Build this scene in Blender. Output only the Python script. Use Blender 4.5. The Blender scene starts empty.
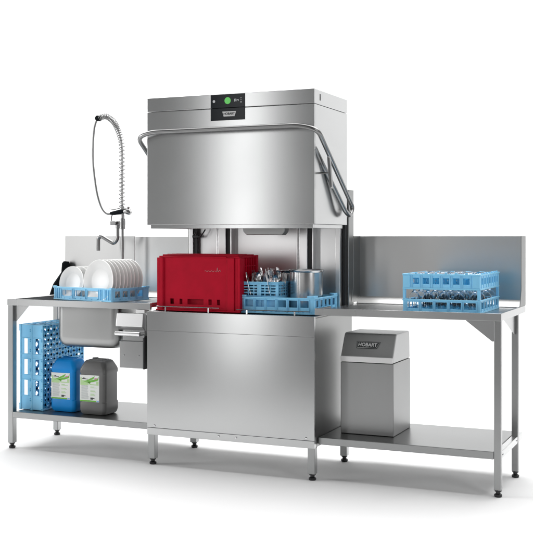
import bpy, bmesh, math, random
from mathutils import Vector, Matrix
random.seed(4)
R = math.radians
S = bpy.context.scene
COL = S.collection

# ------------------------------------------------------------------ materials
def new_mat(name):
    m = bpy.data.materials.new(name); m.use_nodes = True
    nt = m.node_tree
    return m, nt, nt.nodes['Principled BSDF']

def steel(name, col=(.5, .505, .505), rough=.22, aniso=.42, streak=.01, wave=0):
    m, nt, b = new_mat(name); N = nt.nodes; L = nt.links
    b.inputs['Metallic'].default_value = 1
    b.inputs['Anisotropic'].default_value = aniso; b.inputs['Anisotropic Rotation'].default_value = .25
    geo = N.new('ShaderNodeNewGeometry')
    cr = N.new('ShaderNodeVectorMath'); cr.operation = 'CROSS_PRODUCT'; cr.inputs[1].default_value = (0.0007, 0.0011, 1)
    L.new(geo.outputs['True Normal'], cr.inputs[0]); L.new(cr.outputs[0], b.inputs['Tangent'])
    tc = N.new('ShaderNodeTexCoord')
    no = N.new('ShaderNodeTexNoise'); no.inputs['Scale'].default_value = 2.2; no.inputs['Detail'].default_value = 3
    L.new(tc.outputs['Object'], no.inputs['Vector'])
    mr = N.new('ShaderNodeMapRange'); mr.inputs[1].default_value = .3; mr.inputs[2].default_value = .7
    mr.inputs[3].default_value = rough - streak; mr.inputs[4].default_value = rough + streak
    L.new(no.outputs[0], mr.inputs[0]); L.new(mr.outputs[0], b.inputs['Roughness'])
    b.inputs['Base Color'].default_value = (*col, 1)
    if wave:
        n3 = N.new('ShaderNodeTexNoise'); n3.inputs['Scale'].default_value = 3.2; n3.inputs['Detail'].default_value = 1
        L.new(tc.outputs['Object'], n3.inputs['Vector'])
        bp = N.new('ShaderNodeBump'); bp.inputs['Strength'].default_value = 1; bp.inputs['Distance'].default_value = wave
        L.new(n3.outputs[0], bp.inputs['Height']); L.new(bp.outputs[0], b.inputs['Normal'])
    return m

def plastic(name, col, rough=.4, trans=0, sss=0, var=.08, bump=.0, spec=.5):
    m, nt, b = new_mat(name); N = nt.nodes; L = nt.links; b.inputs['Specular IOR Level'].default_value = spec
    b.inputs['Roughness'].default_value = rough
    tc = N.new('ShaderNodeTexCoord'); no = N.new('ShaderNodeTexNoise'); no.inputs['Scale'].default_value = 14; no.inputs['Detail'].default_value = 5
    L.new(tc.outputs['Object'], no.inputs['Vector'])
    mr = N.new('ShaderNodeMapRange'); mr.inputs[1].default_value = .3; mr.inputs[2].default_value = .7
    mr.inputs[3].default_value = 1 - var; mr.inputs[4].default_value = 1 + var
    L.new(no.outputs[0], mr.inputs[0])
    mu = N.new('ShaderNodeVectorMath'); mu.operation = 'SCALE'; mu.inputs[0].default_value = col
    L.new(mr.outputs[0], mu.inputs['Scale']); L.new(mu.outputs[0], b.inputs['Base Color'])
    if trans: b.inputs['Transmission Weight'].default_value = trans
    if sss:
        b.inputs['Subsurface Weight'].default_value = sss; b.inputs['Subsurface Radius'].default_value = (.01, .015, .02)
        b.inputs['Subsurface Scale'].default_value = .4
    if bump:
        n2 = N.new('ShaderNodeTexNoise'); n2.inputs['Scale'].default_value = 220
        L.new(tc.outputs['Object'], n2.inputs['Vector'])
        bp = N.new('ShaderNodeBump'); bp.inputs['Strength'].default_value = .35; bp.inputs['Distance'].default_value = bump
        L.new(n2.outputs[0], bp.inputs['Height']); L.new(bp.outputs[0], b.inputs['Normal'])
    return m

M = {}
M['steel'] = steel('brushed_steel')
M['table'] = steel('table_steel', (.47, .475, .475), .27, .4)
M['splash'] = steel('splashback_steel', (.62, .62, .615), .32, .45)
M['pot'] = steel('pot_steel', (.6, .6, .6), .26, .3)
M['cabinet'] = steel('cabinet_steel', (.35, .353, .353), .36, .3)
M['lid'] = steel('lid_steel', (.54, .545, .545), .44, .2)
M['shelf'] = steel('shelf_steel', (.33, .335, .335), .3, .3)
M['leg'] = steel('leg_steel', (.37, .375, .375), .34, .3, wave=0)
M['inner'] = steel('inner_steel', (.86, .86, .86), .3, .2)
M['dimmed'] = steel('dimmed_steel', (.36, .363, .36), .36, .3)  # darker copy of the steel; shade of side faces put into the colour
M['hose'] = plastic('pale_hose', (.6, .6, .6), .4)
M['wire'] = steel('spring_wire', (.3, .3, .3), .4, 0, .01, 0)
M['chrome'] = steel('chrome', (.68, .68, .69), .17, 0, .02, 0)
M['tube'] = steel('tube_steel', (.27, .27, .27), .3, 0, .03, 0)
M['dark_slot'] = plastic('dark_recess', (.012, .013, .014), .5)
M['rubber_and_shade'] = plastic('black_rubber_and_shade', (.008, .01, .012), .8, bump=.0004, spec=.08)  # rubber tap parts; also painted dark reflections on sink table and tank shade
M['foot'] = plastic('black_foot', (.01, .01, .011), .35)
M['blue'] = plastic('sky_blue_plastic', (.25, .63, .93), .38, sss=.15, var=.05)
M['blue_grid'] = plastic('blue_grid_plastic', (.08, .42, .7), .38, var=.06)
M['red'] = plastic('red_plastic', (.44, .002, .02), .45, var=.08, bump=.0002, spec=.12)
M['red_print'] = plastic('pale_red_print', (.5, .16, .17), .5)
M['can_blue'] = plastic('can_blue_plastic', (.001, .22, .6), .4, var=.06, bump=.0003, spec=.25)
M['can_grey'] = plastic('can_grey_plastic', (.11, .11, .108), .4, var=.06, bump=.0003)
M['porcelain'] = plastic('porcelain', (.83, .83, .82), .28, var=.01)
M['white'] = plastic('label_paper', (.72, .74, .72), .5, var=.02)
M['print_green'] = plastic('green_print', (.13, .42, .03), .5)
M['print_pale'] = plastic('pale_green_print', (.42, .62, .3), .5)
M['print_dark'] = plastic('dark_print', (.03, .035, .035), .5)
M['print_grey'] = plastic('grey_print', (.42, .45, .45), .5)
M['print_pink'] = plastic('pink_print', (.5, .2, .3), .5)
M['print_blue'] = plastic('pale_blue_print', (.2, .42, .7), .5)
M['panel'] = plastic('black_glass_panel', (.01, .013, .016), .15, var=.1, spec=.15)
M['badge'] = plastic('white_badge', (.7, .7, .7), .4, var=.02)
for k_ in ('cabinet', 'shelf', 'dimmed', 'lid'): M[k_].node_tree.nodes['Principled BSDF'].inputs['Specular Tint'].default_value = (.75, .75, .75, 1)
m, nt, b = new_mat('green_light'); b.inputs['Base Color'].default_value = (.1, .45, .1, 1)
b.inputs['Emission Color'].default_value = (.12, .5, .1, 1); b.inputs['Emission Strength'].default_value = .45; M['green'] = m
m, nt, b = new_mat('display_white'); b.inputs['Base Color'].default_value = (.5, .5, .5, 1)
b.inputs['Emission Color'].default_value = (.8, .85, .9, 1); b.inputs['Emission Strength'].default_value = .12; M['icon'] = m
m, nt, b = new_mat('clear_glass'); b.inputs['Base Color'].default_value = (.93, .97, 1, 1); b.inputs['Roughness'].default_value = .02
b.inputs['Transmission Weight'].default_value = 1; b.inputs['IOR'].default_value = 1.3; M['glass'] = m
m, nt, b = new_mat('studio_white'); N = nt.nodes; L = nt.links
b.inputs['Roughness'].default_value = .75; b.inputs['Specular IOR Level'].default_value = .25
no = N.new('ShaderNodeTexNoise'); no.inputs['Scale'].default_value = .8; no.inputs['Detail'].default_value = 6
mr = N.new('ShaderNodeMapRange'); mr.inputs[3].default_value = .86; mr.inputs[4].default_value = .9
L.new(no.outputs[0], mr.inputs[0]); L.new(mr.outputs[0], b.inputs['Base Color']); M['studio'] = m

# ------------------------------------------------------------------ mesh helpers
def box(bm, x0, x1, y0, y1, z0, z1):
    v = [bm.verts.new(p) for p in ((x0,y0,z0),(x1,y0,z0),(x1,y1,z0),(x0,y1,z0),(x0,y0,z1),(x1,y0,z1),(x1,y1,z1),(x0,y1,z1))]
    for f in ((0,3,2,1),(4,5,6,7),(0,1,5,4),(1,2,6,5),(2,3,7,6),(3,0,4,7)): bm.faces.new([v[i] for i in f])

def prism(bm, pts, d):
    """pts: planar polygon (3-D), d: extrusion vector"""
    d = Vector(d); a = [bm.verts.new(p) for p in pts]; b_ = [bm.verts.new(Vector(p) + d) for p in pts]
    n = len(pts); bm.faces.new(a); bm.faces.new(b_[::-1])
    for i in range(n): bm.faces.new((a[i], b_[i], b_[(i+1) % n], a[(i+1) % n]))

def frames(path):
    path = [Vector(p) for p in path]; T = []
    for i in range(len(path)):
        a = path[max(0, i-1)]; c = path[min(len(path)-1, i+1)]; T.append((c-a).normalized())
    n = T[0].orthogonal().normalized(); out = []
    for i, t in enumerate(T):
        if i:
            q = T[i-1].rotation_difference(t); n = q @ n
        n = (n - t*n.dot(t)).normalized(); out.append((path[i], t, n, t.cross(n)))
    return out

def tube(bm, path, r, seg=10, caps=True):
    rings = []
    for i, (p, t, n, b_) in enumerate(frames(path)):
        rr = r[i] if isinstance(r, (list, tuple)) else r
        rings.append([bm.verts.new(p + rr*(math.cos(2*math.pi*k/seg)*n + math.sin(2*math.pi*k/seg)*b_)) for k in range(seg)])
    for a, c in zip(rings, rings[1:]):
        for k in range(seg): bm.faces.new((a[k], a[(k+1) % seg], c[(k+1) % seg], c[k]))
    if caps: bm.faces.new(rings[0][::-1]); bm.faces.new(rings[-1])

def smooth_path(pts, n=8, closed=False):
    P = [Vector(p) for p in pts]; out = []
    for i in range(len(P)-1):
        p0 = P[max(i-1, 0)]; p1 = P[i]; p2 = P[i+1]; p3 = P[min(i+2, len(P)-1)]
        for k in range(n):
            t = k/n
            out.append(.5*((2*p1) + (-p0+p2)*t + (2*p0-5*p1+4*p2-p3)*t*t + (-p0+3*p1-3*p2+p3)*t**3))
    out.append(P[-1]); return out

def fillet(pts, r, n=6):
    P = [Vector(p) for p in pts]; out = [P[0]]
    for i in range(1, len(P)-1):
        a = (P[i-1]-P[i]); c = (P[i+1]-P[i]); k = min(r, a.length*.48, c.length*.48)
        s = P[i] + a.normalized()*k; e = P[i] + c.normalized()*k
        for j in range(n+1):
            t = j/n; out.append((1-t)**2*s + 2*t*(1-t)*P[i] + t*t*e)
    out.append(P[-1]); return out

def lathe(bm, prof, seg=32, c=(0,0,0)):
    c = Vector(c); rings = []
    for r, z in prof:
        if r < 1e-5: rings.append([bm.verts.new(c + Vector((0,0,z)))])
        else: rings.append([bm.verts.new(c + Vector((r*math.cos(2*math.pi*k/seg), r*math.sin(2*math.pi*k/seg), z))) for k in range(seg)])
    for a, b_ in zip(rings, rings[1:]):
        for k in range(seg):
            k2 = (k+1) % seg
            if len(a) == 1 and len(b_) == 1: continue
            if len(a) == 1: bm.faces.new((a[0], b_[k2], b_[k]))
            elif len(b_) == 1: bm.faces.new((a[k], a[k2], b_[0]))
            else: bm.faces.new((a[k], a[k2], b_[k2], b_[k]))

def holed(bm, o, U, V, W, us, vs, holes):
    """panel o + u*U + v*V, thickness vector W; us/vs cell edges; holes = set of (i,j) cells left open"""
    o, U, V, W = map(Vector, (o, U, V, W)); nu, nv = len(us)-1, len(vs)-1
    g = {}
    def vert(i, j, k):
        if (i, j, k) not in g: g[(i, j, k)] = bm.verts.new(o + us[i]*U + vs[j]*V + k*W)
        return g[(i, j, k)]
    solid = lambda i, j: 0 <= i < nu and 0 <= j < nv and (i, j) not in holes
    for i in range(nu):
        for j in range(nv):
            if not solid(i, j): continue
            bm.faces.new([vert(*q) for q in ((i,j,0),(i+1,j,0),(i+1,j+1,0),(i,j+1,0))])
            bm.faces.new([vert(*q) for q in ((i,j,1),(i,j+1,1),(i+1,j+1,1),(i+1,j,1))])
            if not solid(i-1, j): bm.faces.new([vert(*q) for q in ((i,j,0),(i,j+1,0),(i,j+1,1),(i,j,1))])
            if not solid(i+1, j): bm.faces.new([vert(*q) for q in ((i+1,j,0),(i+1,j,1),(i+1,j+1,1),(i+1,j+1,0))])
            if not solid(i, j-1): bm.faces.new([vert(*q) for q in ((i,j,0),(i,j,1),(i+1,j,1),(i+1,j,0))])
            if not solid(i, j+1): bm.faces.new([vert(*q) for q in ((i,j+1,0),(i+1,j+1,0),(i+1,j+1,1),(i,j+1,1))])

def openings(spans, total, z0, z1, h, zb=0.0):
    """cell edges + holes for a wall of length total with one row of openings (spans) between z0 and z1"""
    us = [0.0]
    for a, c in spans: us += [a, c]
    us.append(total)
    return us, [zb, z0, z1, h], {(2*k+1, 1) for k in range(len(spans))}

def base_of(o):
    p = Vector((0,0,0))
    while o: p += o.location; o = o.parent
    return p

def obj(name, bm, mat, parent=None, bev=0.0, smooth=True, world=False, seg=2, angle=32, loc=None):
    """link a bmesh as ONE mesh object. world=True: coordinates are scene coordinates"""
    if world and parent is not None:
        bmesh.ops.translate(bm, verts=bm.verts, vec=-base_of(parent))
    if loc is not None: bmesh.ops.translate(bm, verts=bm.verts, vec=-Vector(loc))
    bmesh.ops.recalc_face_normals(bm, faces=bm.faces)
    me = bpy.data.meshes.new(name); bm.to_mesh(me); bm.free()
    me.materials.append(mat)
    o = bpy.data.objects.new(name, me); COL.objects.link(o)
    if parent is not None: o.parent = parent
    if loc is not None: o.location = loc
    if smooth:
        me.polygons.foreach_set('use_smooth', [True]*len(me.polygons))
    if bev:
        md = o.modifiers.new('edge', 'BEVEL'); md.width = bev; md.segments = seg; md.limit_method = 'ANGLE'; md.angle_limit = R(angle)
        md.harden_normals = True
    elif smooth:
        me.set_sharp_from_angle(angle=R(38))
    return o

def tag(o, label, cat, group=None):
    o['label'] = label; o['category'] = cat
    if group: o['group'] = group
    return o

def thing(name, loc, label, cat, group=None, rot=(0,0,0)):
    o = bpy.data.objects.new(name, None); COL.objects.link(o); o.location = loc; o.rotation_euler = rot
    o.empty_display_size = .1
    return tag(o, label, cat, group)

def copy_tree(o, parent=None):
    kids = list(o.children); c = o.copy(); COL.objects.link(c); c.parent = parent
    for k in kids: copy_tree(k, c)
    return c

def dup(o, loc, rot=None, label=None, group=None):
    c = copy_tree(o); c.location = loc
    if rot is not None: c.rotation_euler = rot
    if label: c['label'] = label
    if group: c['group'] = group
    return c

def text(name, s, size, loc, rot, mat, parent, sx=1.0, depth=.0006, bold=.0):
    cu = bpy.data.curves.new(name, 'FONT'); cu.body = s; cu.size = size; cu.extrude = depth; cu.offset = bold
    cu.align_x = 'CENTER'; cu.align_y = 'CENTER'
    t = bpy.data.objects.new(name, cu); COL.objects.link(t)
    dg = bpy.context.evaluated_depsgraph_get(); me = bpy.data.meshes.new_from_object(t.evaluated_get(dg))
    bpy.data.objects.remove(t); me.materials.clear(); me.materials.append(mat)
    me.transform(Matrix.Diagonal((sx, 1, 1, 1)))
    o = bpy.data.objects.new(name, me); COL.objects.link(o); o.parent = parent
    o.location = Vector(loc) - base_of(parent); o.rotation_euler = rot
    return o

B = bmesh.new

# ------------------------------------------------------------------ setting: seamless studio floor and backdrop
bm = B(); prof = [(-2.05, 0), (3.2, 0)]
for k in range(1, 17):
    a = k/16*math.pi/2; prof.append((3.2 + 1.6*math.sin(a), 1.6 - 1.6*math.cos(a)))
prof += [(4.8, 3.2), (4.8, 7)]
rows = [[bm.verts.new((x, y, z)) for (y, z) in prof] for x in (-14, 14)]
for k in range(len(prof)-1): bm.faces.new((rows[0][k], rows[1][k], rows[1][k+1], rows[0][k+1]))
o = obj('floor', bm, M['studio']); o['kind'] = 'structure'
bm = B(); box(bm, -14, 14, -12, 4.7, -.03, -.006)
o = obj('studio_floor', bm, plastic('grey_studio_floor', (.22, .22, .22), .6)); o['kind'] = 'structure'

# ------------------------------------------------------------------ shared pieces
def leg(parent, x0, x1, y0, y1, ztop, w=False):
    bm = B(); box(bm, x0, x1, y0, y1, .032, ztop)
    l = obj('leg', bm, M['leg'], parent, .0035, world=True)
    cx, cy = (x0+x1)/2, (y0+y1)/2
    bm = B(); lathe(bm, [(0, 0), (.017, 0), (.019, .004), (.019, .012), (.011, .017), (.011, .024), (.0165, .026), (.0165, .034), (0, .034)], 20, (cx, cy, 0))
    bmesh.ops.translate(bm, verts=bm.verts, vec=-base_of(parent))
    obj('foot', bm, M['foot'], l)
    return l

def bolt(parent, x, y, z, axis='y', r=.006):
    bm = B(); lathe(bm, [(0, .005), (r*.6, .0048), (r*.95, .003), (r, 0), (r, -.004), (0, -.004)], 12)
    rot = Matrix.Rotation(R(90), 4, 'X') if axis == 'y' else Matrix.Rotation(R(90), 4, 'Y')
    bmesh.ops.transform(bm, matrix=Matrix.Translation((x, y, z)) @ rot, verts=bm.verts)
    return obj('bolt', bm, M['chrome'], parent, world=True)

# ------------------------------------------------------------------ the pass-through dishwasher
DW = thing('hood_dishwasher', (.46, .2, 0), 'tall stainless steel hood dishwasher with its hood raised, standing between the two side tables', 'dishwasher')
XL, XR, YF, YB = -.024, .949, -.045, .53
bm = B(); box(bm, XL+.001, XR-.001, YF+.016, YB, .166, .822)
obj('body', bm, M['dimmed'], DW, .003, world=True)
bm = B(); box(bm, XL, XR, YF, YF+.014, .727, .83); box(bm, XL, XR, YF+.0006, YF+.015, .203, .7262)
obj('front_panel', bm, M['steel'], DW, .0008, world=True)
bm = B(); box(bm, XL, XR, YF, YF+.02, .163, .2015)
obj('skirting', bm, M['steel'], DW, .0015, world=True)
bm = B()
for (a, b_, c, d) in ((XL, XL+.02, YF+.016, .44), (XR-.02, XR, YF+.016, .44)): box(bm, a, b_, c, d, .8225, .83)
box(bm, XL+.02, XR-.02, YF+.016, YF+.03, .8225, .83)
obj('tank_rim', bm, M['dimmed'], DW, .001, world=True)
bm = B(); box(bm, XL+.022, XR-.022, YF+.032, .43, .8222, .8262); obj('tank_shade', bm, M['rubber_and_shade'], DW, world=True)  # black sheet painting the dark inside of the open tank
for (x, z) in ((.022, .214), (.409, .184), (.51, .184), (.903, .214)): bolt(DW, x, YF-.0005 if z < .2 else YF+.001, z if z > .2 else .186)
for (x0, x1, y0, y1) in ((XL+.002, .019, -.04, 0), (.909, XR-.001, -.04, 0), (XL+.002, .019, .44, .478), (.909, XR-.001, .44, .478)): leg(DW, x0, x1, y0, y1, .166)
# rear wall of the wash chamber with two guide columns
bm = B(); box(bm, -.02, .93, .44, .455, .823, 1.47)
obj('rear_wall', bm, M['inner'], DW, .002, world=True)
bm = B(); box(bm, -.045, .955, .4565, .54, .823, 1.492)
obj('rear_housing', bm, M['dimmed'], DW, .003, world=True)
for x in (.19, .69):
    bm = B(); box(bm, x, x+.048, .385, .4395, .823, 1.42); box(bm, x-.03, x-.024, .42, .4395, .823, 1.42)
    c = obj('guide_column', bm, M['inner'], DW, .004, world=True)
    bm = B(); box(bm, x+.049, x+.073, .395, .4392, .823, 1.42)
    bmesh.ops.translate(bm, verts=bm.verts, vec=-base_of(DW)); obj('slot', bm, M['dark_slot'], c)
    bm = B(); box(bm, x+.074, x+.082, .39, .4392, .823, 1.42)
    bmesh.ops.translate(bm, verts=bm.verts, vec=-base_of(DW)); obj('edge_strip', bm, M['inner'], c, .001)
for q in ((.021, .04, .41, .4395, .823, 1.36), (.93, .945, .43, .4555, .823, 1.42)):
    bm = B(); box(bm, *q); obj('dark_strip', bm, M['dark_slot'], DW, .002, world=True)  # dark strips; the right one paints the shaded gap to the hood
for q in ((-.008, .0195, .4, .4395, .823, 1.36), (.9, .928, .39, .4395, .823, 1.42)):
    bm = B(); box(bm, *q); obj('side_post', bm, M['inner'], DW, .003, world=True)
bm = B(); tube(bm, smooth_path([(.03, .4, 1.26), (.05, .395, 1.235), (.075, .395, 1.24), (.1, .4, 1.275)], 5), .004, 8); tube(bm, [(.02, .4, 1.235), (.055, .4, 1.235)], .01, 10)
obj('cable', bm, M['dark_slot'], DW, world=True)
# raised hood: open at the bottom
HB, HT = 1.297, 1.908
bm = B(); t = .012
box(bm, XL, XR, YF, YF+t, HB, HT-.002); box(bm, XL, XL+t, YF+t, .449, HB, HT-.002); box(bm, XR-t, XR, YF+t, .449, HB, HT-.002); box(bm, XL+t, XR-t, .449-t, .449, HB, HT-.002)
box(bm, XL+t, XR-t, YF+t, .449-t, 1.45, 1.46)
HD = obj('hood', bm, M['steel'], DW, .0025, world=True)
bm = B()
for (a, b_, c, d) in ((XL+.014, XR-.014, YF+.014, YF+.03), (XL+.014, XL+.03, YF+.03, .43), (XR-.03, XR-.014, YF+.03, .43)): box(bm, a, b_, c, d, 1.277, HB+.02)
bmesh.ops.translate(bm, verts=bm.verts, vec=-base_of(DW)); obj('lower_lip', bm, M['steel'], HD, .002)
bm = B(); box(bm, XL+.03, XR-.03, YF+.03, .43, 1.30, 1.31)
bmesh.ops.translate(bm, verts=bm.verts, vec=-base_of(DW)); obj('inner_roof', bm, M['inner'], HD, .002)
bm = B(); prism(bm, [(.44, .19, 1.262), (.46, .19, 1.243), (.67, .19, 1.243), (.685, .19, 1.262), (.69, .19, 1.305), (.43, .19, 1.305)], (0, .06, 0))
obj('wash_arm', bm, M['dimmed'], DW, .004, world=True)
bm = B(); box(bm, XL, XR, YF, .449, HT, 1.983)
obj('top_cover', bm, M['steel'], DW, .003, world=True)
bm = B(); box(bm, XR-.001, XR+.001, .031, .041, 1.93, 1.963); obj('vent_slot', bm, M['dark_slot'], DW, world=True)
# control panel
bm = B(); box(bm, .364, .562, YF-.004, YF-.0003, 1.909, 1.979); CP = obj('control_panel', bm, M['panel'], DW, .0012, world=True)
bm = B(); box(bm, .364, .562, YF-.004, YF-.0003, 1.843, 1.9065); obj('badge_panel', bm, M['panel'], DW, .0012, world=True)
def disc(name, x, z, rx, rz, mat, par=CP, y=YF-.005):
    bm = B(); v = [(x+rx*math.cos(a*math.pi/16), y, z+rz*math.sin(a*math.pi/16)) for a in range(32)]; prism(bm, v, (0, .0012, 0))
    bmesh.ops.translate(bm, verts=bm.verts, vec=-base_of(DW)); return obj(name, bm, mat, par)
disc('status_light', .464, 1.945, .0178, .0178, M['green'])
disc('power_button', .384, 1.944, .007, .0075, M['icon'])
def strokes(name, rects, mat, par, root, y):
    bm = B()
    for (x0, x1, z0, z1) in rects: box(bm, x0, x1, y, y+.001, z0, z1)
    bmesh.ops.translate(bm, verts=bm.verts, vec=-base_of(root)); return obj(name, bm, mat, par, smooth=False)
strokes('display_symbols', [(.503, .506, 1.938, 1.952), (.506, .514, 1.949, 1.952), (.511, .514, 1.938, 1.949), (.503, .514, 1.943, 1.9455), (.517, .5195, 1.94, 1.949), (.5195, .528, 1.9465, 1.949), (.5255, .528, 1.94, 1.9465),
    (.539, .544, 1.954, 1.957), (.54, .543, 1.944, 1.948), (.538, .545, 1.932, 1.9365)], M['icon'], CP, DW, YF-.005)
def badge(root, par, cx, cz, w, h, y, mat_plate, mat_txt, rot=0, outline=None):
    bm = B(); k = h*.3
    prism(bm, [(cx-w/2, y, cz+h/2), (cx+w/2, y, cz+h/2), (cx+w/2-k, y, cz-h/2), (cx-w/2+k, y, cz-h/2)], (0, .0025, 0))
    bmesh.ops.translate(bm, verts=bm.verts, vec=-base_of(root)); p = obj('badge', bm, mat_plate, par, .0005)
    return p
bg = badge(DW, DW, .4735, 1.8755, .079, .026, YF-.0066, M['badge'], None)
text('badge_lettering', 'HOBART', .0163, (.4735, YF-.0068, 1.8757), (R(90), 0, 0), M['print_dark'], DW, 1.0, .0004, .0005).parent = bg
bg.children[0].location = Vector((.4735, YF-.0068, 1.8757)) - base_of(DW)
# lifting handle: a tube wrapped round the front and both sides
def handle_side(s):   # right = +1, from the front bar end round to the pivot
    x = .984 if s > 0 else -.06
    f = .893 if s > 0 else .033
    e = .944 if s > 0 else -.018
    return [(f, -.1, 1.793), (x, -.085, 1.768), (x, .44, 1.395), (x, .40, 1.345), (x, .325, 1.365), (e, -.032, 1.685)]
Rr = handle_side(1); Ll = handle_side(-1)
path = Ll[::-1] + Rr
fp = [Vector(p) for p in path]
fp = fillet(fp, .07, 8)
bm = B(); tube(bm, fp, .0125, 12)
H = obj('lifting_handle', bm, M['tube'], DW, world=True)
for s_, xf in ((1, XR),):
    o_ = xf + s_*.05; e_ = s_*.007
    bm = B(); prism(bm, [(o_, .0, 1.64), (o_, .04, 1.64), (o_, .076, 1.48), (o_, .036, 1.48)], (e_, 0, 0))
    tube(bm, [(xf, .04, 1.56), (o_+e_*.5, .04, 1.56)], .005, 10)
    bmesh.ops.translate(bm, verts=bm.verts, vec=-base_of(DW)); br = obj('handle_bracket', bm, M['tube'], H, .002)
    bm = B(); prism(bm, [(o_+e_, .003, 1.635), (o_+e_, .018, 1.635), (o_+e_, .051, 1.488), (o_+e_, .036, 1.488)], (s_*.001, 0, 0))
    bmesh.ops.translate(bm, verts=bm.verts, vec=-base_of(DW)); obj('bracket_slot', bm, M['dark_slot'], H)
# rack guide wires
for (a, b_, sp, z) in ((.02, .40, (.075, .335), .857), (.5, .91, (.56, .83), .852)):
    bm = B(); tube(bm, [(a, -.018, z), (b_, -.018, z)], .0028, 8)
    for x in sp: box(bm, x-.004, x+.004, -.02, -.014, .826, z+.002)
    obj('rack_guide', bm, M['chrome'], DW, world=True)

# ------------------------------------------------------------------ right outlet table
RT = thing('outlet_table', (1.4, .3, 0), 'stainless steel side table with backsplash right of the dishwasher, holding the glass rack', 'table')
TX0, TX1, TY1, TZ = .932, 1.877, .652, .87
bm = B(); box(bm, TX0, TX1, 0, .016, .834, TZ); box(bm, TX1-.016, TX1, .016, TY1, .834, TZ); box(bm, TX0, TX0+.016, .016, .2, .834, TZ-.001)
box(bm, TX0+.016, TX1-.016, .016, .635, .845, .861)
obj('tabletop', bm, M['table'], RT, .002, world=True)
bm = B(); box(bm, .91, TX1-.0165, .636, .652, .845, 1.238)
prism(bm, [(.91, .6355, .862), (.91, .6355, .9), (.91, .61, .89), (.91, .585, .862)], (TX1-.0165-.91, 0, 0))
obj('backsplash', bm, M['splash'], RT, .003, world=True)
for x in (.953, TX1-.004):
    bm = B(); prism(bm, [(x, .652, .8705), (x, .652, 1.238), (x, .53, 1.238), (x, .53, .955), (x, .505, .9), (x, .49, .8705)], (.004, 0, 0))
    obj('side_wing', bm, M['dimmed'], RT, .0012, world=True)
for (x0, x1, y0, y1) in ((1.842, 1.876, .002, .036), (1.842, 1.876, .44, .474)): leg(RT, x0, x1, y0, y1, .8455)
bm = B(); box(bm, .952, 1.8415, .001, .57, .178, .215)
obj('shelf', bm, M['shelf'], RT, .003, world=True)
bm = B(); box(bm, 1.8425, 1.874, .037, .44, .178, .2135); box(bm, 1.8425, 1.874, .4745, .57, .178, .2135); obj('shelf_rail', bm, M['table'], RT, .002, world=True)
for y in (.055, .42): bolt(RT, 1.874, y, .196, 'x', .005)
bm = B(); prism(bm, [(1.7, .02, .834), (1.842, .02, .834), (1.842, .02, .735), (1.83, .02, .735)], (0, .003, 0))
prism(bm, [(1.86, .13, .834), (1.86, .44, .834), (1.86, .44, .735), (1.86, .41, .735)], (.003, 0, 0))
obj('gusset', bm, M['table'], RT, .0008, world=True)

# ------------------------------------------------------------------ left inlet table with sink
LT = thing('sink_table', (-.5, .3, 0), 'stainless steel sink table with backsplash and lower shelf, left of the dishwasher', 'sink table')
LX0, LX1 = -.992, -.03
bm = B(); box(bm, LX0, LX1, 0, .016, .834, TZ); box(bm, LX0, LX0+.016, .016, TY1, .834, TZ-.0005)
holed(bm, (0, 0, .846), (1,0,0), (0,1,0), (0,0,.015), [LX0+.016, -.67, -.28, LX1], [.016, .06, .46, .635], {(1, 1)})
box(bm, LX1-.03, LX1, .0165, .2, .8615, .872)
obj('tabletop', bm, M['table'], LT, .002, world=True)
bm = B(); box(bm, -1.035, -.5165, .636, .652, .845, 1.238); box(bm, -.5135, -.12, .639, .655, .845, 1.236)
prism(bm, [(-1.0, .6355, .862), (-1.0, .6355, .9), (-1.0, .61, .89), (-1.0, .585, .862)], (.88, 0, 0))
obj('backsplash', bm, M['splash'], LT, .003, world=True)
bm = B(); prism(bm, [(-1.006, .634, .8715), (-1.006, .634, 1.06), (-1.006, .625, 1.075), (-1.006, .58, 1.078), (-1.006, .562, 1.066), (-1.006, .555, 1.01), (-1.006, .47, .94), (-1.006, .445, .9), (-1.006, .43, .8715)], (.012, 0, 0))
obj('upstand_reflection', bm, M['rubber_and_shade'], LT, .002, world=True)  # steel side upstand; its dark reflection is put into the colour
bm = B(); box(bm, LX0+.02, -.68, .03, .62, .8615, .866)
obj('tabletop_reflection', bm, M['rubber_and_shade'], LT, .001, world=True)  # black sheet painting a dark reflection on the steel tabletop
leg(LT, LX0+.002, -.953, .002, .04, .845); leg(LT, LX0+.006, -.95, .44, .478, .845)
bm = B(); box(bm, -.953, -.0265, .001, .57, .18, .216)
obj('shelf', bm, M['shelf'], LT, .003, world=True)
bm = B(); prism(bm, [(-.952, .022, .834), (-.852, .022, .834), (-.94, .022, .742), (-.952, .022, .742)], (0, .003, 0))
obj('gusset', bm, M['table'], LT, .0008, world=True)
# sink bowl: rounded open basin
def rrect(x0, x1, y0, y1, r, n=6):
    out = []
    for cx, cy, a0 in ((x1-r, y0+r, -90), (x1-r, y1-r, 0), (x0+r, y1-r, 90), (x0+r, y0+r, 180)):
        for k in range(n+1):
            a = R(a0 + 90*k/n); out.append((cx+r*math.cos(a), cy+r*math.sin(a)))
    return out
def loft(bm, rings, cap0=True, cap1=True):
    V = [[bm.verts.new(p) for p in r_] for r_ in rings]
    for a, b_ in zip(V, V[1:]):
        n = len(a)
        for k in range(n): bm.faces.new((a[k], a[(k+1) % n], b_[(k+1) % n], b_[k]))
    if cap0: bm.faces.new(V[0][::-1])
    if cap1: bm.faces.new(V[-1])
bm = B(); rings = []
def ring(ins, z, r): return [(x, y, z) for x, y in rrect(-.69+ins, -.275-ins, .055+ins, .465-ins, r)]
for ins, z, r in ((0, .845, .05), (0, .66, .05), (.004, .635, .05), (.014, .616, .045), (.03, .604, .04), (.05, .6, .03)): rings.append(ring(ins, z, r))
rings = rings + [ring(.052, .603, .03), ring(.03, .608, .04), ring(.012, .63, .045), ring(.004, .66, .05), ring(.003, .845, .05)]
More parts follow.
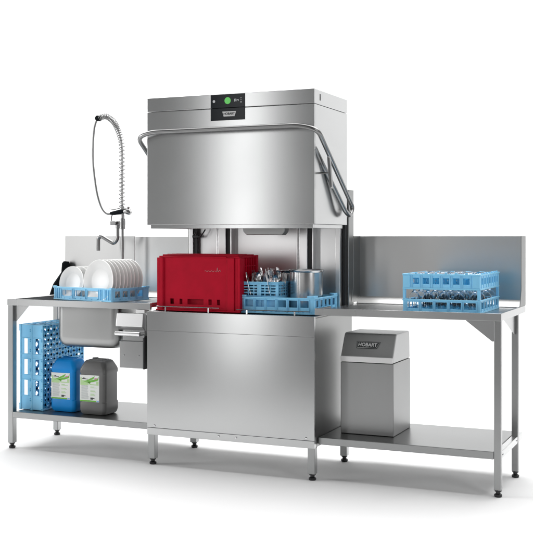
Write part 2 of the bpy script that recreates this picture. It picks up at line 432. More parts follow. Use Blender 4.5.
loft(bm, rings, True, True)
f = [f for f in bm.faces if len(f.verts) > 6 and abs(f.calc_center_median().z-.845) < .001]
for q in f: bm.faces.remove(q)
top = sorted([v for v in bm.verts if abs(v.co.z-.845) < 1e-4], key=lambda v: v.index)
obj('sink_bowl', bm, M['dimmed'], LT, world=True)
# waste drawer unit under the worktop beside the machine
bm = B(); box(bm, -.235, -.075, .012, .3, .507, .655); box(bm, -.225, -.085, .03, .3, .655, .80)
DR = obj('waste_box', bm, M['steel'], LT, .003, world=True)
def sub(name, bm, mat, par, root, bev=0): bmesh.ops.translate(bm, verts=bm.verts, vec=-base_of(root)); return obj(name, bm, mat, par, bev)
bm = B(); prism(bm, [(-.245, .028, .812), (-.245, .0, .812), (-.245, -.012, .74), (-.245, .028, .715)], (.17, 0, 0)); sub('chute', bm, M['inner'], DR, LT, .003)
bm = B(); tube(bm, [(-.24, -.02, .7), (-.083, -.02, .7)], .013, 12); box(bm, -.24, -.083, -.012, .03, .69, .7); sub('drawer_handle', bm, M['inner'], DR, LT, .002)
bm = B(); box(bm, -.0745, -.066, -.004, .3, .507, .68); sub('side_gap', bm, M['dark_slot'], DR, LT)
bm = B(); box(bm, -.115, -.06, -.012, .04, .815, .833); sub('bracket', bm, M['inner'], DR, LT, .002)
for x in (-.205, -.11):
    bolt(LT, x, .0115, .578, r=.004)

# ------------------------------------------------------------------ spray tap
TP = thing('spray_tap', (-.52, .5, .87), 'chrome pre-rinse spray tap with coiled spring hose and bent spout, rising behind the plates', 'tap')
bm = B(); tube(bm, [(-.519, .5, .862), (-.519, .5, 1.32)], .0085, 12); lathe(bm, [(0, .8625), (.026, .8625), (.026, .87), (.012, .876), (.012, .9), (0, .9)], 20, (-.519, .5, 0))
obj('riser_pipe', bm, M['tube'], TP, world=True)
bm = B(); box(bm, -.6, -.505, .488, .512, 1.305, 1.328); tube(bm, [(-.519, .5, 1.28), (-.519, .5, 1.345)], .017, 14); tube(bm, [(-.553, .5, 1.285), (-.553, .5, 1.32)], .013, 14)
tube(bm, [(-.56, .47, 1.316), (-.56, .53, 1.316)], .012, 12)
for x in (-.598, -.51): tube(bm, fillet([(x, .5, 1.33), (x, .5, 1.37), (-.53, .5, 1.372)], .02), .0045, 8)
obj('valve_body', bm, M['tube'], TP, .002, world=True)
bm = B(); tube(bm, fillet([(-.553, .5, 1.3), (-.553, .5, 1.22), (-.58, .5, 1.19), (-.672, .5, 1.238), (-.693, .5, 1.224), (-.693, .5, 1.147)], .025, 7), .0115, 12)
obj('spout', bm, M['tube'], TP, world=True)
arch = smooth_path([(-.52, .5, 1.34), (-.522, .5, 1.5), (-.521, .5, 1.68), (-.524, .5, 1.79), (-.54, .5, 1.86), (-.575, .5, 1.928), (-.62, .5, 1.965), (-.652, .5, 1.972), (-.685, .5, 1.964)], 14)
bm = B(); tube(bm, arch, .0065, 10); obj('inner_hose', bm, M['hose'], TP, world=True)
# helical spring around the arch
fr = frames(arch); L_ = [0]
for a, c in zip(arch, arch[1:]): L_.append(L_[-1] + (c-a).length)
tot = L_[-1]; pts = []; n = 1100; phase = 0; i = 0; prev = 0
for k in range(n):
    s = .045 + (tot-.05)*k/(n-1)
    while i < len(L_)-2 and L_[i+1] < s: i += 1
    u = (s-L_[i])/(L_[i+1]-L_[i]); p = fr[i][0].lerp(fr[i+1][0], u); nn = fr[i][2].lerp(fr[i+1][2], u).normalized(); bb = fr[i][3].lerp(fr[i+1][3], u).normalized()
    pitch = .0235 if s < .42 else .0235 - .0125*min(1, (s-.42)/.15)
    phase += (s-prev)/pitch*2*math.pi if k else 0; prev = s
    pts.append(p + .0165*(math.cos(phase)*nn + math.sin(phase)*bb))
bm = B(); tube(bm, pts, .003, 8); obj('spring', bm, M['wire'], TP, world=True)
bm = B(); tube(bm, [(-.69, .482, 1.962), (-.69, .518, 1.962)], .017, 16); box(bm, -.69, -.665, .49, .51, 1.955, 1.978); obj('hose_joint', bm, M['rubber_and_shade'], TP, .003, world=True)
bm = B(); tube(bm, smooth_path([(-.703, .5, 1.955), (-.722, .5, 1.9), (-.731, .5, 1.8), (-.731, .5, 1.7), (-.72, .5, 1.6), (-.699, .5, 1.49), (-.667, .5, 1.41), (-.63, .5, 1.375), (-.585, .5, 1.378)], 8), .0068, 10)
obj('spray_hose', bm, M['tube'], TP, world=True)
bm = B(); tube(bm, [(-.6, .494, 1.376), (-.57, .492, 1.378), (-.53, .49, 1.385), (-.5, .488, 1.388)], [.009, .013, .014, .013], 14); obj('spray_handle', bm, M['rubber_and_shade'], TP, world=True)
bm = B(); tube(bm, [(-.5, .49, 1.387), (-.485, .49, 1.39), (-.47, .49, 1.385), (-.455, .49, 1.375)], [.014, .018, .02, .012], 14); tube(bm, [(-.475, .49, 1.4), (-.468, .49, 1.415)], .008, 10); tube(bm, [(-.51, .49, 1.37), (-.51, .49, 1.42)], .007, 8)
tube(bm, smooth_path([(-.605, .49, 1.405), (-.57, .488, 1.4), (-.52, .488, 1.41)], 5), .003, 6)
obj('spray_head', bm, M['tube'], TP, .001, world=True)

# ------------------------------------------------------------------ dish racks (generic moulded rack, base corner at origin)
def rack_walls(bm, w, d, h, fs, ss, z0, z1, t=.006, cap=True, zb=0.0, ribs=True, corner=0.0):
    """four walls with openings; fs/ss = opening spans of front/back and of sides"""
    us, vs, hl = openings(fs, w, z0, z1, h, zb)
    holed(bm, (0, 0, 0), (1,0,0), (0,0,1), (0,t,0), us, vs, hl); holed(bm, (0, d-t, 0), (1,0,0), (0,0,1), (0,t,0), us, vs, hl)
    us, vs, hl = openings(ss, d, z0, z1, h, zb)
    us = [t+.0002 if k == 0 else (d-t-.0002 if k == len(us)-1 else q) for k, q in enumerate(us)]
    holed(bm, (0, 0, 0), (0,1,0), (0,0,1), (t,0,0), us, vs, hl); holed(bm, (w-t, 0, 0), (0,1,0), (0,0,1), (t,0,0), us, vs, hl)
    if cap:   # rolled top rim and foot rim, standing proud
        for zz0, zz1, e in ((h-.007, h+.001, .003), (zb-.001, zb+.008, .002)):
            box(bm, -e, w+e, -e, t-.001, zz0, zz1); box(bm, -e, w+e, d-t+.001, d+e, zz0, zz1)
            box(bm, -e, t-.001, t, d-t, zz0, zz1); box(bm, w-t+.001, w+e, t, d-t, zz0, zz1)
    if ribs:
        xs = [a - .004 for a, c in fs] + [c + .004 for a, c in fs]
        for x in xs: box(bm, x-.0018, x+.0018, -.0028, t-.002, zb+.0085, h-.0075)
        for x in [a - .004 for a, c in ss] + [c + .004 for a, c in ss]:
            box(bm, w-t+.002, w+.0028, x-.0018, x+.0018, zb+.0085, h-.0075)
    if corner:
        for (x, y) in ((-.003, -.003), (w-.037, -.003), (-.003, d-.014), (w-.037, d-.014)): box(bm, x, x+.04, y, y+.017, h+.0012, h+corner)
        for (x, y) in ((-.003, .0145), (w-.014, .0145), (-.003, d-.05), (w-.014, d-.05)): box(bm, x, x+.017, y, y+.035, h+.0012, h+corner)
def spans(a, b_, n, gap):
    w = (b_-a-gap*(n-1))/n
    return [(a+k*(w+gap), a+k*(w+gap)+w) for k in range(n)]
def lattice(bm, w, d, z, th=.005, step=.045, bw=.003):
    """diagonal criss-cross floor clipped to the rack plus straight bars"""
    for sgn in (1, -1):
        k = -math.ceil(d/step)
        while k*step < w + d:
            c0 = k*step
            if sgn > 0: y0 = max(0, -c0); y1 = min(d, w-c0); f = lambda y: c0+y
            else: y0 = max(0, c0-w); y1 = min(d, c0); f = lambda y: c0-y
            if y1-y0 > .01:
                a = Vector((f(y0), y0, z)); e = Vector((f(y1), y1, z)); n_ = (e-a).normalized().cross(Vector((0,0,1)))*bw/1
                prism(bm, [a-n_, a+n_, e+n_, e-n_], (0, 0, th if sgn > 0 else th*.9))
            k += 1
    for q in spans(.006, w-.006, 7, .006)[:-1]: box(bm, q[1], q[1]+.006, .006, d-.006, z-.002, z+th*.8)

# plate rack (turned a little), its nine big plates and three small ones
th = R(-13); P0 = Vector((-.275, -.008, .8715)); ux = Vector((math.cos(th), math.sin(th), 0)); uy = Vector((-math.sin(th), math.cos(th), 0))
RW, RD, RH = .47, .30, .072
base = P0 - ux*RW
PR = thing('plate_rack', base, 'light blue rack at the left holding a row of white dinner plates over the sink', 'dish rack', rot=(0, 0, th))
bm = B(); rack_walls(bm, RW, RD, RH, spans(.065, .365, 3, .02), spans(.03, .25, 4, .018), .022, .056, corner=.0)
for x in (.385, .395, .42, .432, .446, .459, .015, .03, .045): box(bm, x-.0022, x+.0022, -.004, .004, .0085, RH-.0075)
box(bm, -.004, .02, -.0042, .008, RH-.006, RH+.006); box(bm, RW-.012, RW+.004, RD-.03, RD+.003, RH-.006, RH+.006); box(bm, RW-.012, RW+.0042, -.004, .02, RH-.006, RH+.005)
obj('frame', bm, M['blue'], PR, .0012)
bm = B(); lattice(bm, RW, RD, .006)
for i in range(9):
    for j in range(10):
        x = .035+j*.045; y = .018+i*.029; tube(bm, [(x, y, .008), (x, y, .055)], [.0028, .0016], 6)
obj('base_grid', bm, M['blue_grid'], PR)
def plate_mesh(r):
    bm = B()
    pr = [(0, .0), (r*.5, 0), (r*.54, -.002), (r*.58, 0), (r*.7, .006), (r*.97, .0165), (r, .0185), (r*.995, .0215), (r*.96, .0215), (r*.72, .0115), (r*.66, .0095), (r*.61, .0065), (r*.57, .0055), (0, .005)]
    lathe(bm, pr, 64); return bm
ordn = ['frontmost', 'second', 'third', 'fourth', 'fifth', 'sixth', 'seventh', 'eighth', 'rearmost']
pl0 = None
for k in range(9):
    c = base + ux*(.357) + uy*(.03 + .0285*k) + Vector((0, 0, .105+.006))
    lab = ('%s large white dinner plate of the row standing in the light blue rack' % ordn[k]) if k in (0, 8) else ('%s large white dinner plate from the front of the row in the light blue rack' % ordn[k])
    rot = (R(85), R(random.uniform(-1, 1)), th + R(random.uniform(-1.2, 1.2)))
    if pl0 is None:
        pl0 = obj('dinner_plate', plate_mesh(.121), M['porcelain']); pl0.location = c; pl0.rotation_euler = rot
        tag(pl0, lab, 'plate', 'dinner plates standing in the blue rack')
    else: dup(pl0, c, rot, lab)
sp0 = None
for k, lab in enumerate(('frontmost small white side plate, leaning at the left end of the blue rack', 'small white side plate just behind the frontmost small one', 'rearmost small white side plate, mostly hidden behind the other two small plates')):
    c = base + ux*(.118+.016*k) + uy*(.046 + .033*k) + Vector((0, 0, .096))
    rot = (R(82), 0, th + R(4))
    if sp0 is None:
        sp0 = obj('side_plate', plate_mesh(.094), M['porcelain']); sp0.location = c; sp0.rotation_euler = rot; tag(sp0, lab, 'plate', 'side plates in the blue rack')
    else: dup(sp0, c, rot, lab)

# ------------------------------------------------------------------ two racks stored on edge under the sink table
def stored_rack(x, y, w_h, label, hasgrid):
    # local: opening faces -X ; rack height along X, width along Y, depth along Z
    t_ = thing('dish_rack', (x, y, .2165), label, 'dish rack', 'empty blue racks standing on edge')
    W, D, Hh = .42, .497, .078
    bm = B(); rack_walls(bm, D, W, Hh, spans(.085, .415, 3, .035), spans(.05, .37, 4, .02), .026, .052, corner=.006)
    m4 = Matrix(((0, 0, -1, Hh+.0), (0, 1, 0, 0), (1, 0, 0, .003), (0, 0, 0, 1)))
    bmesh.ops.transform(bm, matrix=m4, verts=bm.verts); obj('frame', bm, M['blue'], t_, .0015)
    bm = B(); lattice(bm, D, W, .002, .006, .058, .0075)
    bmesh.ops.transform(bm, matrix=m4, verts=bm.verts); obj('base_grid', bm, M['blue_grid'], t_)
    return t_
stored_rack(-.963, .085, 0, 'light blue rack standing on edge nearest the left table leg', True)
stored_rack(-.878, .08, 0, 'light blue rack standing on edge, the one right beside the blue canister', True)

# ------------------------------------------------------------------ chemical canisters
def canister(x0, x1, y0, y1, top, mat, label):
    t_ = thing('jerrycan', ((x0+x1)/2, (y0+y1)/2, .2165), label, 'canister', 'detergent canisters on the left shelf')
    bm = B(); rings = []
    w, d, h = (x1-x0)/2, (y1-y0)/2, top-.2165
    for ins, z, r in ((.02, 0, .016), (.01, .003, .02), (.004, .012, .022), (.0, .03, .022), (0, .07, .022), (.003, .074, .022), (.003, .234, .022), (0, .239, .022), (0, h-.056, .022), (.003, h-.044, .022), (.014, h-.016, .028), (.022, h-.004, .024), (.03, h, .02)):
        rings.append([(x, y, z) for x, y in rrect(-w+ins, w-ins, -d+ins, d-ins, r)])
    loft(bm, rings); obj('body', bm, mat, t_)
    bm = B(); tube(bm, fillet([(-w*.1, 0, h-.014), (-w*.1, 0, h-.001), (w*.55, 0, h-.001), (w*.55, 0, h-.014)], .008), .008, 10); obj('handle', bm, mat, t_)
    bm = B(); lathe(bm, [(0, h-.002), (.018, h-.002), (.018, h+.006), (.016, h+.008), (0, h+.008)], 24, (-w*.45, d*.3, 0)); obj('cap', bm, mat, t_)
    bm = B(); 
    for y in (-d+.045, 0, d-.045): box(bm, -w+.045, w-.045, y-.003, y+.003, h-.001, h+.004)
    obj('top_ribs', bm, mat, t_, .001)
    lx0, lx1, lz0, lz1 = -w+.008, -w+.008+.13, .075, .075+.152
    yl = -d+.003-.0012
    bm = B(); box(bm, lx0, lx1, yl, yl+.002, lz0, lz1); lb = obj('label', bm, M['white'], t_, .0004)
    def pr(name, rects, m_, dy=.0008):
        bm = B()
        for (a, b_, c, e) in rects: box(bm, lx0+a*.13, lx0+b_*.13, yl-dy, yl+.0004, lz0+c*.152, lz0+e*.152)
        return obj(name, bm, m_, lb, smooth=False)
    pr('green_band', [(0.01, .85, .005, .055)], M['print_green']); pr('corner_mark', [(.87, .98, .01, .06)], M['print_blue'])
    pr('text_block', [(.08, .08+random.uniform(.3, .38), .11+.0285*k, .122+.0285*k) for k in range(18)], M['print_grey'])
    pr('green_text', [(.55, .72, .555, .575), (.55, .88, .525, .54), (.55, .78, .405, .425), (.55, .84, .375, .39), (.55, .74, .29, .305), (.55, .8, .26, .275), (.55, .77, .23, .245)], M['print_pale'])
    pr('heading', [(.12, .3, .845, .875), (.3, .42, .84, .858), (.18, .24, .875, .9)], M['print_dark'])
    pr('stamp', [(.55, .68, .09, .165), (.68, .76, .12, .15)], M['print_dark'])
    pr('pink_mark', [(.76, .95, .83, .9)], M['print_pink'])
    pr('pale_panel', [(.03, .45, .62, .7), (.1, .42, .7, .8), (.5, .97, .63, .665), (.03, .1, .7, .9), (.85, .97, .67, .78)], M['print_pale'], .0005)
    bm = B()
    for q in ([(.15, .72), (.5, .86), (.78, .97), (.7, .86), (.45, .78)], [(.3, .73), (.62, .82), (.9, .86), (.98, .97), (.95, .82), (.7, .75), (.45, .72)], [(.4, .74), (.52, .66), (.56, .74)]):
        prism(bm, [(lx0+a*.13, yl-.0009, lz0+c*.152) for a, c in q], (0, .0012, 0))
    obj('leaf_picture', bm, M['print_green'], lb, smooth=False)
    return t_
canister(-.763, -.592, .1, .25, .522, M['can_blue'], 'bright blue plastic canister with green and white label')
canister(-.551, -.374, .08, .235, .526, M['can_grey'], 'dark grey plastic canister with green and white label')

# ------------------------------------------------------------------ water softener on the right shelf
WS = thing('softener_cabinet', (1.16, .3, .215), 'stainless cabinet with slanted lid and dark name badge on the right lower shelf', 'cabinet')
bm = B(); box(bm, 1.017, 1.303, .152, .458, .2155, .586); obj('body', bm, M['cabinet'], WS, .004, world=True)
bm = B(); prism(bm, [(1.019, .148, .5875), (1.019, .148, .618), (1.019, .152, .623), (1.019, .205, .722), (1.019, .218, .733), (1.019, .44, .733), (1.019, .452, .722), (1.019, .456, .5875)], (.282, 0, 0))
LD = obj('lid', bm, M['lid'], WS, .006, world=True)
bm = B(); box(bm, 1.0195, 1.3005, .1455, .1485, .5885, .617); sub('lid_lip', bm, M['inner'], LD, WS, .001)
sl = math.atan2(.205-.152, .722-.623)      # lean of the slanted face from vertical
def on_slant(s, off):   # s metres up the slope, off outwards
    return Vector((0, .152 + s*math.sin(sl) - off*math.cos(sl), .623 + s*math.cos(sl) + off*math.sin(sl)))
def slant_prism(pts, off, dep):
    bm = B(); P = []
    for x, s in pts: q = on_slant(s, off); P.append((x, q.y, q.z))
    nrm = Vector((0, math.cos(sl), -math.sin(sl)))*dep
    prism(bm, P, nrm); return bm
cx, cs = 1.159, .058
def trap(w, h, k): return [(cx-w/2, cs+h/2), (cx+w/2, cs+h/2), (cx+w/2-k, cs-h/2), (cx-w/2+k*.2, cs-h/2)]
BD = obj('name_badge', slant_prism(trap(.128, .038, .016), .003, .0035), M['print_dark'], LD, world=False)
BD.data.transform(Matrix.Translation(-base_of(WS)))
o = obj('badge_border', slant_prism(trap(.121, .032, .0135), .0036, .0012), M['badge'], BD); o.data.transform(Matrix.Translation(-base_of(WS)))
o = obj('badge_field', slant_prism(trap(.1185, .0295, .013), .0042, .0012), M['print_dark'], BD); o.data.transform(Matrix.Translation(-base_of(WS)))
q = on_slant(cs, .0046)
tx = text('badge_lettering', 'HOBART', .026, (cx-.002, q.y, q.z), (R(90)-sl, 0, 0), M['badge'], WS, .98, .0004, .0006)
tx.parent = BD

# ------------------------------------------------------------------ red transport crate (upside down) in the machine
RC = thing('transport_crate', (.25, .12, .83), 'dark red plastic transport crate turned upside down on the dishwasher', 'crate')
cx0, cx1, cy0, cy1, cz0, cz1 = .008, .512, .0, .232, .834, 1.133
bm = B()
us = [.075, .09, .112, .147, .164, .196, .292, .322, .341, .373, .39, .43]
vs = [.842, .87, .876, .893, .899, 1.121]
us = [cx0+.045] + us[1:-1] + [.432]
holed(bm, (0, .008, 0), (1,0,0), (0,0,1), (0,.004,0), us, vs, {(1, 1), (1, 2), (1, 3), (3, 1), (3, 2), (3, 3), (5, 1), (5, 2), (5, 3), (7, 1), (7, 2), (7, 3), (9, 1), (9, 2), (9, 3)})
box(bm, cx0+.047, .43, .03, .033, cz0+.009, cz1-.014)
obj('front_wall', bm, M['red'], RC, .001, world=True)
bm = B()
for (a, b_, y) in ((cx0, cx0+.022, .006), (cx0+.0225, cx0+.04, .0), (cx0+.0405, cx0+.046, .003), (.4325, .4375, .002), (.438, .478, -.002), (.4785, .498, .004), (.4985, cx1, .0)):
    box(bm, a, b_, y, .05, cz0+.008, cz1-.012)
box(bm, cx0+.046, .4325, .0, .0078, 1.1215, 1.128); box(bm, cx0-.002, cx1+.002, -.004, .012, cz0, cz0+.0078)
obj('corner_posts', bm, M['red'], RC, .002, world=True)
bm = B(); x = cx1-.012
box(bm, x-.004, x, .0505, cy1-.004, cz0+.008, cz1-.012)
for y in (.055, .085, .115, .145, .175, .205): box(bm, x+.0003, cx1-.001, y, y+.005, cz0+.009, cz1-.013)
for z in (.9, .96, 1.02, 1.075): box(bm, x+.0003, cx1-.003, .051, cy1-.005, z, z+.005)
box(bm, x-.006, cx1+.001, cy1-.02, cy1, cz0+.008, cz1-.012); box(bm, x-.006, cx1+.003, .0505, cy1+.002, cz0, cz0+.0078)
obj('side_wall', bm, M['red'], RC, .0012, world=True)
bm = B(); box(bm, cx0, cx0+.004, .0505, cy1, cz0+.008, cz1-.012); box(bm, cx0+.005, cx1-.02, cy1-.004, cy1, cz0+.008, cz1-.012)
obj('rear_wall', bm, M['red'], RC, .001, world=True)
bm = B(); box(bm, cx0+.014, cx1-.006, .006, cy1-.004, cz1-.0118, cz1-.003); box(bm, cx0+.03, cx1-.018, .016, cy1-.016, cz1-.003, cz1+.005)
for y in (.05, .1, .15): box(bm, cx0+.04, cx1-.03, y, y+.006, cz1+.005, cz1+.0075)
box(bm, cx1-.03, cx1, cy1-.03, cy1+.002, cz1-.012, cz1+.001); 
obj('base_panel', bm, M['red'], RC, .0015, world=True)
bm = B(); rnd = random.Random(3)
P_ = [(.30+.007*i, .0074, 1.05+.004*math.sin(i*2.4)) for i in range(10)] + [(.372, .0074, 1.047), (.376, .0074, 1.069), (.38, .0074, 1.047), (.39, .0074, 1.057), (.394, .0074, 1.047)]
tube(bm, smooth_path(P_, 4), .0014, 5); obj('print_mark', bm, M['red_print'], RC, world=True)

# ------------------------------------------------------------------ low rack with cutlery basket and pots in the machine
LR = thing('open_rack', (.497, .03, .8335), 'light blue open rack on the dishwasher carrying the cutlery basket and steel pots', 'dish rack')
LW, LDp, LH = .42, .34, .084
bm = B(); rack_walls(bm, LW, LDp, LH, spans(.03, .39, 6, .016), spans(.03, .31, 5, .018), .034, .07, corner=.011)
obj('frame', bm, M['blue'], LR, .0014)
bm = B(); lattice(bm, LW, LDp, .006); obj('base_grid', bm, M['blue_grid'], LR)
CB = thing('cutlery_basket', (.492, .052, .845), 'light blue cutlery basket full of upright cutlery, standing in the open rack', 'basket')
bw, bd, bh = .215, .14, .15
bm = B()
us = [0.0]; 
for a, c in spans(.014, bw-.014, 6, .006): us += [a, c]
us.append(bw); vs = [0, .08, .09, .098, .106, .112, .12, .128, .134, bh]
hl = {(2*i+1, j) for i in range(6) for j in (1, 3, 5, 7)}
holed(bm, (0, 0, 0), (1,0,0), (0,0,1), (0,.003,0), us, vs, hl); holed(bm, (0, bd-.003, 0), (1,0,0), (0,0,1), (0,.003,0), us, vs, hl)
us = [.0032]
for a, c in spans(.014, bd-.014, 4, .008): us += [a, c]
us.append(bd-.0032); hl = {(2*i+1, j) for i in range(4) for j in (1, 3, 5, 7)}
holed(bm, (bw-.003, 0, 0), (0,1,0), (0,0,1), (.003,0,0), us, vs, hl); holed(bm, (0, 0, 0), (0,1,0), (0,0,1), (.003,0,0), us, vs, hl)
for (a, b_, c, e) in ((-.005, bw+.005, -.005, .002), (-.005, bw+.005, bd-.002, bd+.005), (-.005, .002, .0022, bd-.0022), (bw-.002, bw+.005, .0022, bd-.0022)): box(bm, a, b_, c, e, bh-.006, bh+.002)
box(bm, bw/2-.012, bw/2+.012, -.0028, .0, .02, bh-.0065)
obj('walls', bm, M['blue'], CB, .0008)
bm = B(); box(bm, .0035, bw-.0035, .0035, bd-.0035, 0, .003); box(bm, bw/2-.002, bw/2+.002, .0035, bd-.0035, .003, bh-.008); box(bm, .0035, bw-.0035, bd/2-.002, bd/2+.002, .003, bh-.01); obj('dividers', bm, M['blue_grid'], CB)
# cutlery: business ends up
def flat_strip(bm, sec, th=.0016):
    """sec: list of (z, halfwidth, y)"""
    a = []; b_ = []
    for z, hw, y in sec:
        a.append((bm.verts.new((-hw, y, z)), bm.verts.new((hw, y, z)))); b_.append((bm.verts.new((-hw, y+th, z)), bm.verts.new((hw, y+th, z))))
    for i in range(len(sec)-1):
        bm.faces.new((a[i][0], a[i][1], a[i+1][1], a[i+1][0])); bm.faces.new((b_[i][0], b_[i+1][0], b_[i+1][1], b_[i][1]))
        bm.faces.new((a[i][0], a[i+1][0], b_[i+1][0], b_[i][0])); bm.faces.new((a[i][1], b_[i][1], b_[i+1][1], a[i+1][1]))
    bm.faces.new((a[0][0], b_[0][0], b_[0][1], a[0][1])); bm.faces.new((a[-1][0], a[-1][1], b_[-1][1], b_[-1][0]))
hand = [(0, .006, 0), (.006, .009, 0), (.03, .0085, 0), (.07, .0045, .001), (.115, .003, .003)]
def spoon():
    bm = B(); flat_strip(bm, hand + [(.13, .004, .003)])
    rings = []
    n = 16
    for rr, dp in ((1, 0), (.85, .004), (.55, .008), (.2, .0095)): rings.append([bm.verts.new((.0165*rr*math.cos(2*math.pi*k/n), .003+dp, .152+.027*rr*math.sin(2*math.pi*k/n))) for k in range(n)])
    for a, c in zip(rings, rings[1:]):
        for k in range(n): bm.faces.new((a[k], a[(k+1) % n], c[(k+1) % n], c[k]))
    bm.faces.new(rings[-1]); return bm
def fork():
    bm = B(); flat_strip(bm, hand + [(.125, .006, .005), (.132, .0115, .007), (.148, .012, .008)])
    for x in (-.0095, -.0032, .0032, .0095):
        bm2 = [(.1478, .0021, .008), (.17, .0018, .0075), (.19, .001, .004)]
        s0 = len(bm.verts); flat_strip(bm, bm2); bm.verts.ensure_lookup_table()
        for v in bm.verts[s0:]: v.co.x += x
    return bm
def knife():
    bm = B(); flat_strip(bm, [(0, .006, 0), (.006, .009, 0), (.08, .0075, 0), (.1, .006, 0), (.105, .008, 0), (.15, .0105, 0), (.185, .009, 0), (.2, .003, 0)], .0022); return bm
cut = []
labs = {'spoon': 'steel spoon standing bowl up among the cutlery in the light blue basket', 'fork': 'steel fork standing prongs up among the cutlery in the light blue basket', 'knife': 'steel table knife standing blade up among the cutlery in the light blue basket'}
proto = {}
k = 0
for i in range(8):
    for j in range(4):
        kind = ('fork', 'spoon', 'knife', 'fork')[(i*3+j*2+k) % 4]; k += 1
        loc = Vector((.492+.022+i*.0245+random.uniform(-.004, .004), .052+.025+j*.03, .8535+random.uniform(0, .028)))
        rot = (R(random.uniform(-9, 9)), R(random.uniform(-19, 19)), R(random.uniform(-55, 55)))
        if kind == 'knife': rot = (rot[0], rot[1], rot[2]*.5 + R(75))
        if kind not in proto:
            o = obj(kind, {'fork': fork, 'spoon': spoon, 'knife': knife}[kind](), M['chrome']); o.location = loc; o.rotation_euler = rot
            tag(o, labs[kind], 'cutlery', kind + 's in the cutlery basket'); proto[kind] = o
        else: dup(proto[kind], loc, rot)
def pot(cx, cy, r, z0, z1, label):
    bm = B(); lathe(bm, [(0, z0), (r-.012, z0), (r-.003, z0+.004), (r, z0+.014), (r, z1-.012), (r+.006, z1-.006), (r+.008, z1), (r+.005, z1+.002), (r+.001, z1-.002), (r-.003, z1-.01), (r-.003, z0+.016), (r-.012, z0+.006), (0, z0+.005)], 56, (cx, cy, 0))
    o = obj('steel_pot', bm, M['pot'], loc=(cx, cy, z0)); tag(o, label, 'pot', 'steel pots in the open rack'); return o
pot(.808, .2, .088, .8465, 1.058, 'round stainless steel pot at the right of the open rack, nearer one')
pot(.70, .335-.06, .062, .8465, 1.05, 'narrower stainless steel pot half hidden behind the cutlery basket')

# ------------------------------------------------------------------ glass rack with wine glasses on the outlet table
GW, GD = .383, .45
GR = thing('glass_rack', (1.383, .05, .8625), 'two-tier light blue glass rack with inverted wine glasses on the right table', 'glass rack')
bm = B(); rack_walls(bm, GW, GD, .063, spans(.022, .362, 5, .014), spans(.03, .42, 6, .012), .018, .05, corner=.0)
obj('base_frame', bm, M['blue'], GR, .0012)
bm = B(); lattice(bm, GW, GD, .004)
obj('base_grid', bm, M['blue_grid'], GR)
bm = B(); us = [0.0]
bm = B(); rack_walls(bm, GW, GD, .188, spans(.05, .333, 6, .018), spans(.03, .42, 7, .014), .138, .169, zb=.113, corner=.0)
for x in (.0, GW-.036): box(bm, x, x+.036, -.0045, .004, .1215, .1805)
for q in spans(.05, .333, 6, .018): box(bm, q[0]+.01, q[1]-.01, -.002, .004, .1892, .197)
for q in spans(.03, .42, 7, .014): box(bm, GW-.004, GW+.002, q[0]+.008, q[1]-.008, .1892, .196)
obj('extender', bm, M['blue'], GR, .0012)
bm = B()
for k in range(1, 5):
    x = GW*k/5; y = GD*k/5
    us = [.007] + [q for a, c in spans(.02, GD-.02, 10, .01) for q in (a, c)] + [GD-.007]
    holed(bm, (x-.0012, 0, 0), (0,1,0), (0,0,1), (.0024,0,0), us, [.122, .135, .16, .176], {(2*i+1, 1) for i in range(10)})
    us = [.007] + [q for a, c in spans(.02, GW-.02, 8, .01) for q in (a, c)] + [GW-.007]
    holed(bm, (0, y-.0012, 0), (1,0,0), (0,0,1), (0,.0024,0), us, [.1225, .135, .16, .1755], {(2*i+1, 1) for i in range(8)})
obj('divider_grid', bm, M['blue_grid'], GR)
for (x, y) in ((-.001, -.001), (GW-.013, -.001), (-.001, GD-.013), (GW-.013, GD-.013)):
    bm = B(); box(bm, x, x+.014, y, y+.014, .0645, .1115); obj('post', bm, M['blue'], GR, .001)
def wineglass():
    bm = B()   # inverted: mouth down
    out = [(.0265, 0), (.030, .012), (.0325, .03), (.032, .048), (.027, .066), (.017, .082), (.007, .092), (.0042, .1), (.0036, .13), (.0036, .155), (.006, .168), (.015, .174), (.0305, .1775)]
    inn = [(.0305, .179), (.0, .1795)]
    lathe(bm, [(.0, .0905), (.008, .087), (.0155, .0805), (.0256, .0645), (.0306, .0475), (.0311, .03), (.0286, .012), (.0251, 0)] + out + inn, 28)
    return bm
g0 = None
for i in range(5):
    for j in range(4):
        loc = (1.383+GW*(i+.5)/5+random.uniform(-.004, .004), .05+GD*(j+.5)/4+random.uniform(-.004, .004), .8735)
        rot = (R(random.uniform(-2, 2)), R(random.uniform(-2, 2)), 0)
        if g0 is None:
            g0 = obj('wine_glass', wineglass(), M['glass']); g0.location = loc; g0.rotation_euler = rot
            tag(g0, 'clear wine glass standing upside down in the two-tier blue rack', 'wine glass', 'wine glasses in the glass rack')
        else: dup(g0, loc, rot)

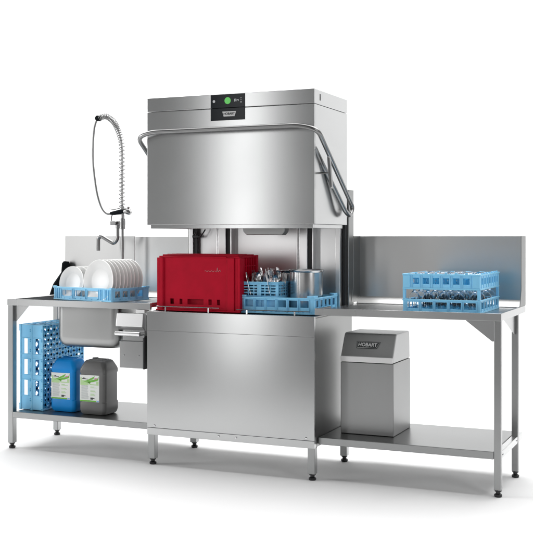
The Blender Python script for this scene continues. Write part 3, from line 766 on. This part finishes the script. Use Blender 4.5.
# ------------------------------------------------------------------ light
w = bpy.data.worlds.new('World'); S.world = w; w.use_nodes = True
nt = w.node_tree; N = nt.nodes; L = nt.links; bgn = N['Background']
tc = N.new('ShaderNodeTexCoord'); sx = N.new('ShaderNodeSeparateXYZ'); L.new(tc.outputs['Generated'], sx.inputs[0])
mr = N.new('ShaderNodeMapRange'); mr.inputs[1].default_value = -.15; mr.inputs[2].default_value = .65; mr.inputs[3].default_value = .09; mr.inputs[4].default_value = 1.0
L.new(sx.outputs[1], mr.inputs[0]); L.new(mr.outputs[0], bgn.inputs['Strength']); bgn.inputs['Color'].default_value = (1, 1, 1, 1)

def area(name, loc, target, sx_, sy_, power, col=(1, 1, 1)):
    l = bpy.data.lights.new(name, 'AREA'); l.shape = 'RECTANGLE'; l.size = sx_; l.size_y = sy_; l.energy = power; l.color = col
    o = bpy.data.objects.new(name, l); COL.objects.link(o); o.location = loc
    d = Vector(target) - Vector(loc); o.rotation_euler = d.to_track_quat('-Z', 'Y').to_euler(); o['kind'] = 'structure'
    return o
area('overhead_softbox', (.4, 1.5, 5.0), (.4, 1.1, 0), 8, 4.5, 480)
area('strip_or_added_light', (-1.85, -5.1, 1.9), (-1.85, 0, 1.9), .5, 3.8, 22)
area('strip_or_added_light', (-.15, -5.1, 1.7), (-.15, 0, 1.7), .5, 3.0, 5.5)
area('side_softbox', (-4.25, -5.0, 1.9), (-4.2, 0, 1.6), 1.1, 3.8, 28)
area('added_fill', (-7.5, -3.6, 2.6), (0, 0, .8), 2.6, 3.2, 290)  # added lamp, brightens the fronts of the diffuse objects
area('strip_or_added_light', (.9, -5.1, 1.7), (.9, 0, 1.7), 1.0, 3.0, 4)  # added wide panel, lightens the ends of the right backsplash
area('added_fill', (7.2, -4.2, 2.6), (1, 0, .8), 2.2, 3.0, 95)  # added lamp, brightens the glass rack side
area('backdrop_light', (-3.6, 2.4, 5.4), (-3.8, 4.8, 1.2), 8.5, 1.0, 150)

# ------------------------------------------------------------------ camera
cam = bpy.data.cameras.new('camera'); co = bpy.data.objects.new('camera', cam); COL.objects.link(co); S.camera = co
co.location = (2.8554, -4.9159, 1.2354); co.rotation_euler = (R(90), 0, .4136)
cam.sensor_width = 36; cam.lens = 1036.763/533*36; cam.shift_x = -5.8746/533; cam.shift_y = -30.1/533; cam.clip_end = 100; cam.clip_start = .1
S.view_settings.view_transform = 'Standard'; S.view_settings.look = 'None'; S.view_settings.exposure = 0; S.view_settings.gamma = 1
S.cycles.max_bounces = 10; S.cycles.transmission_bounces = 10; S.cycles.glossy_bounces = 5
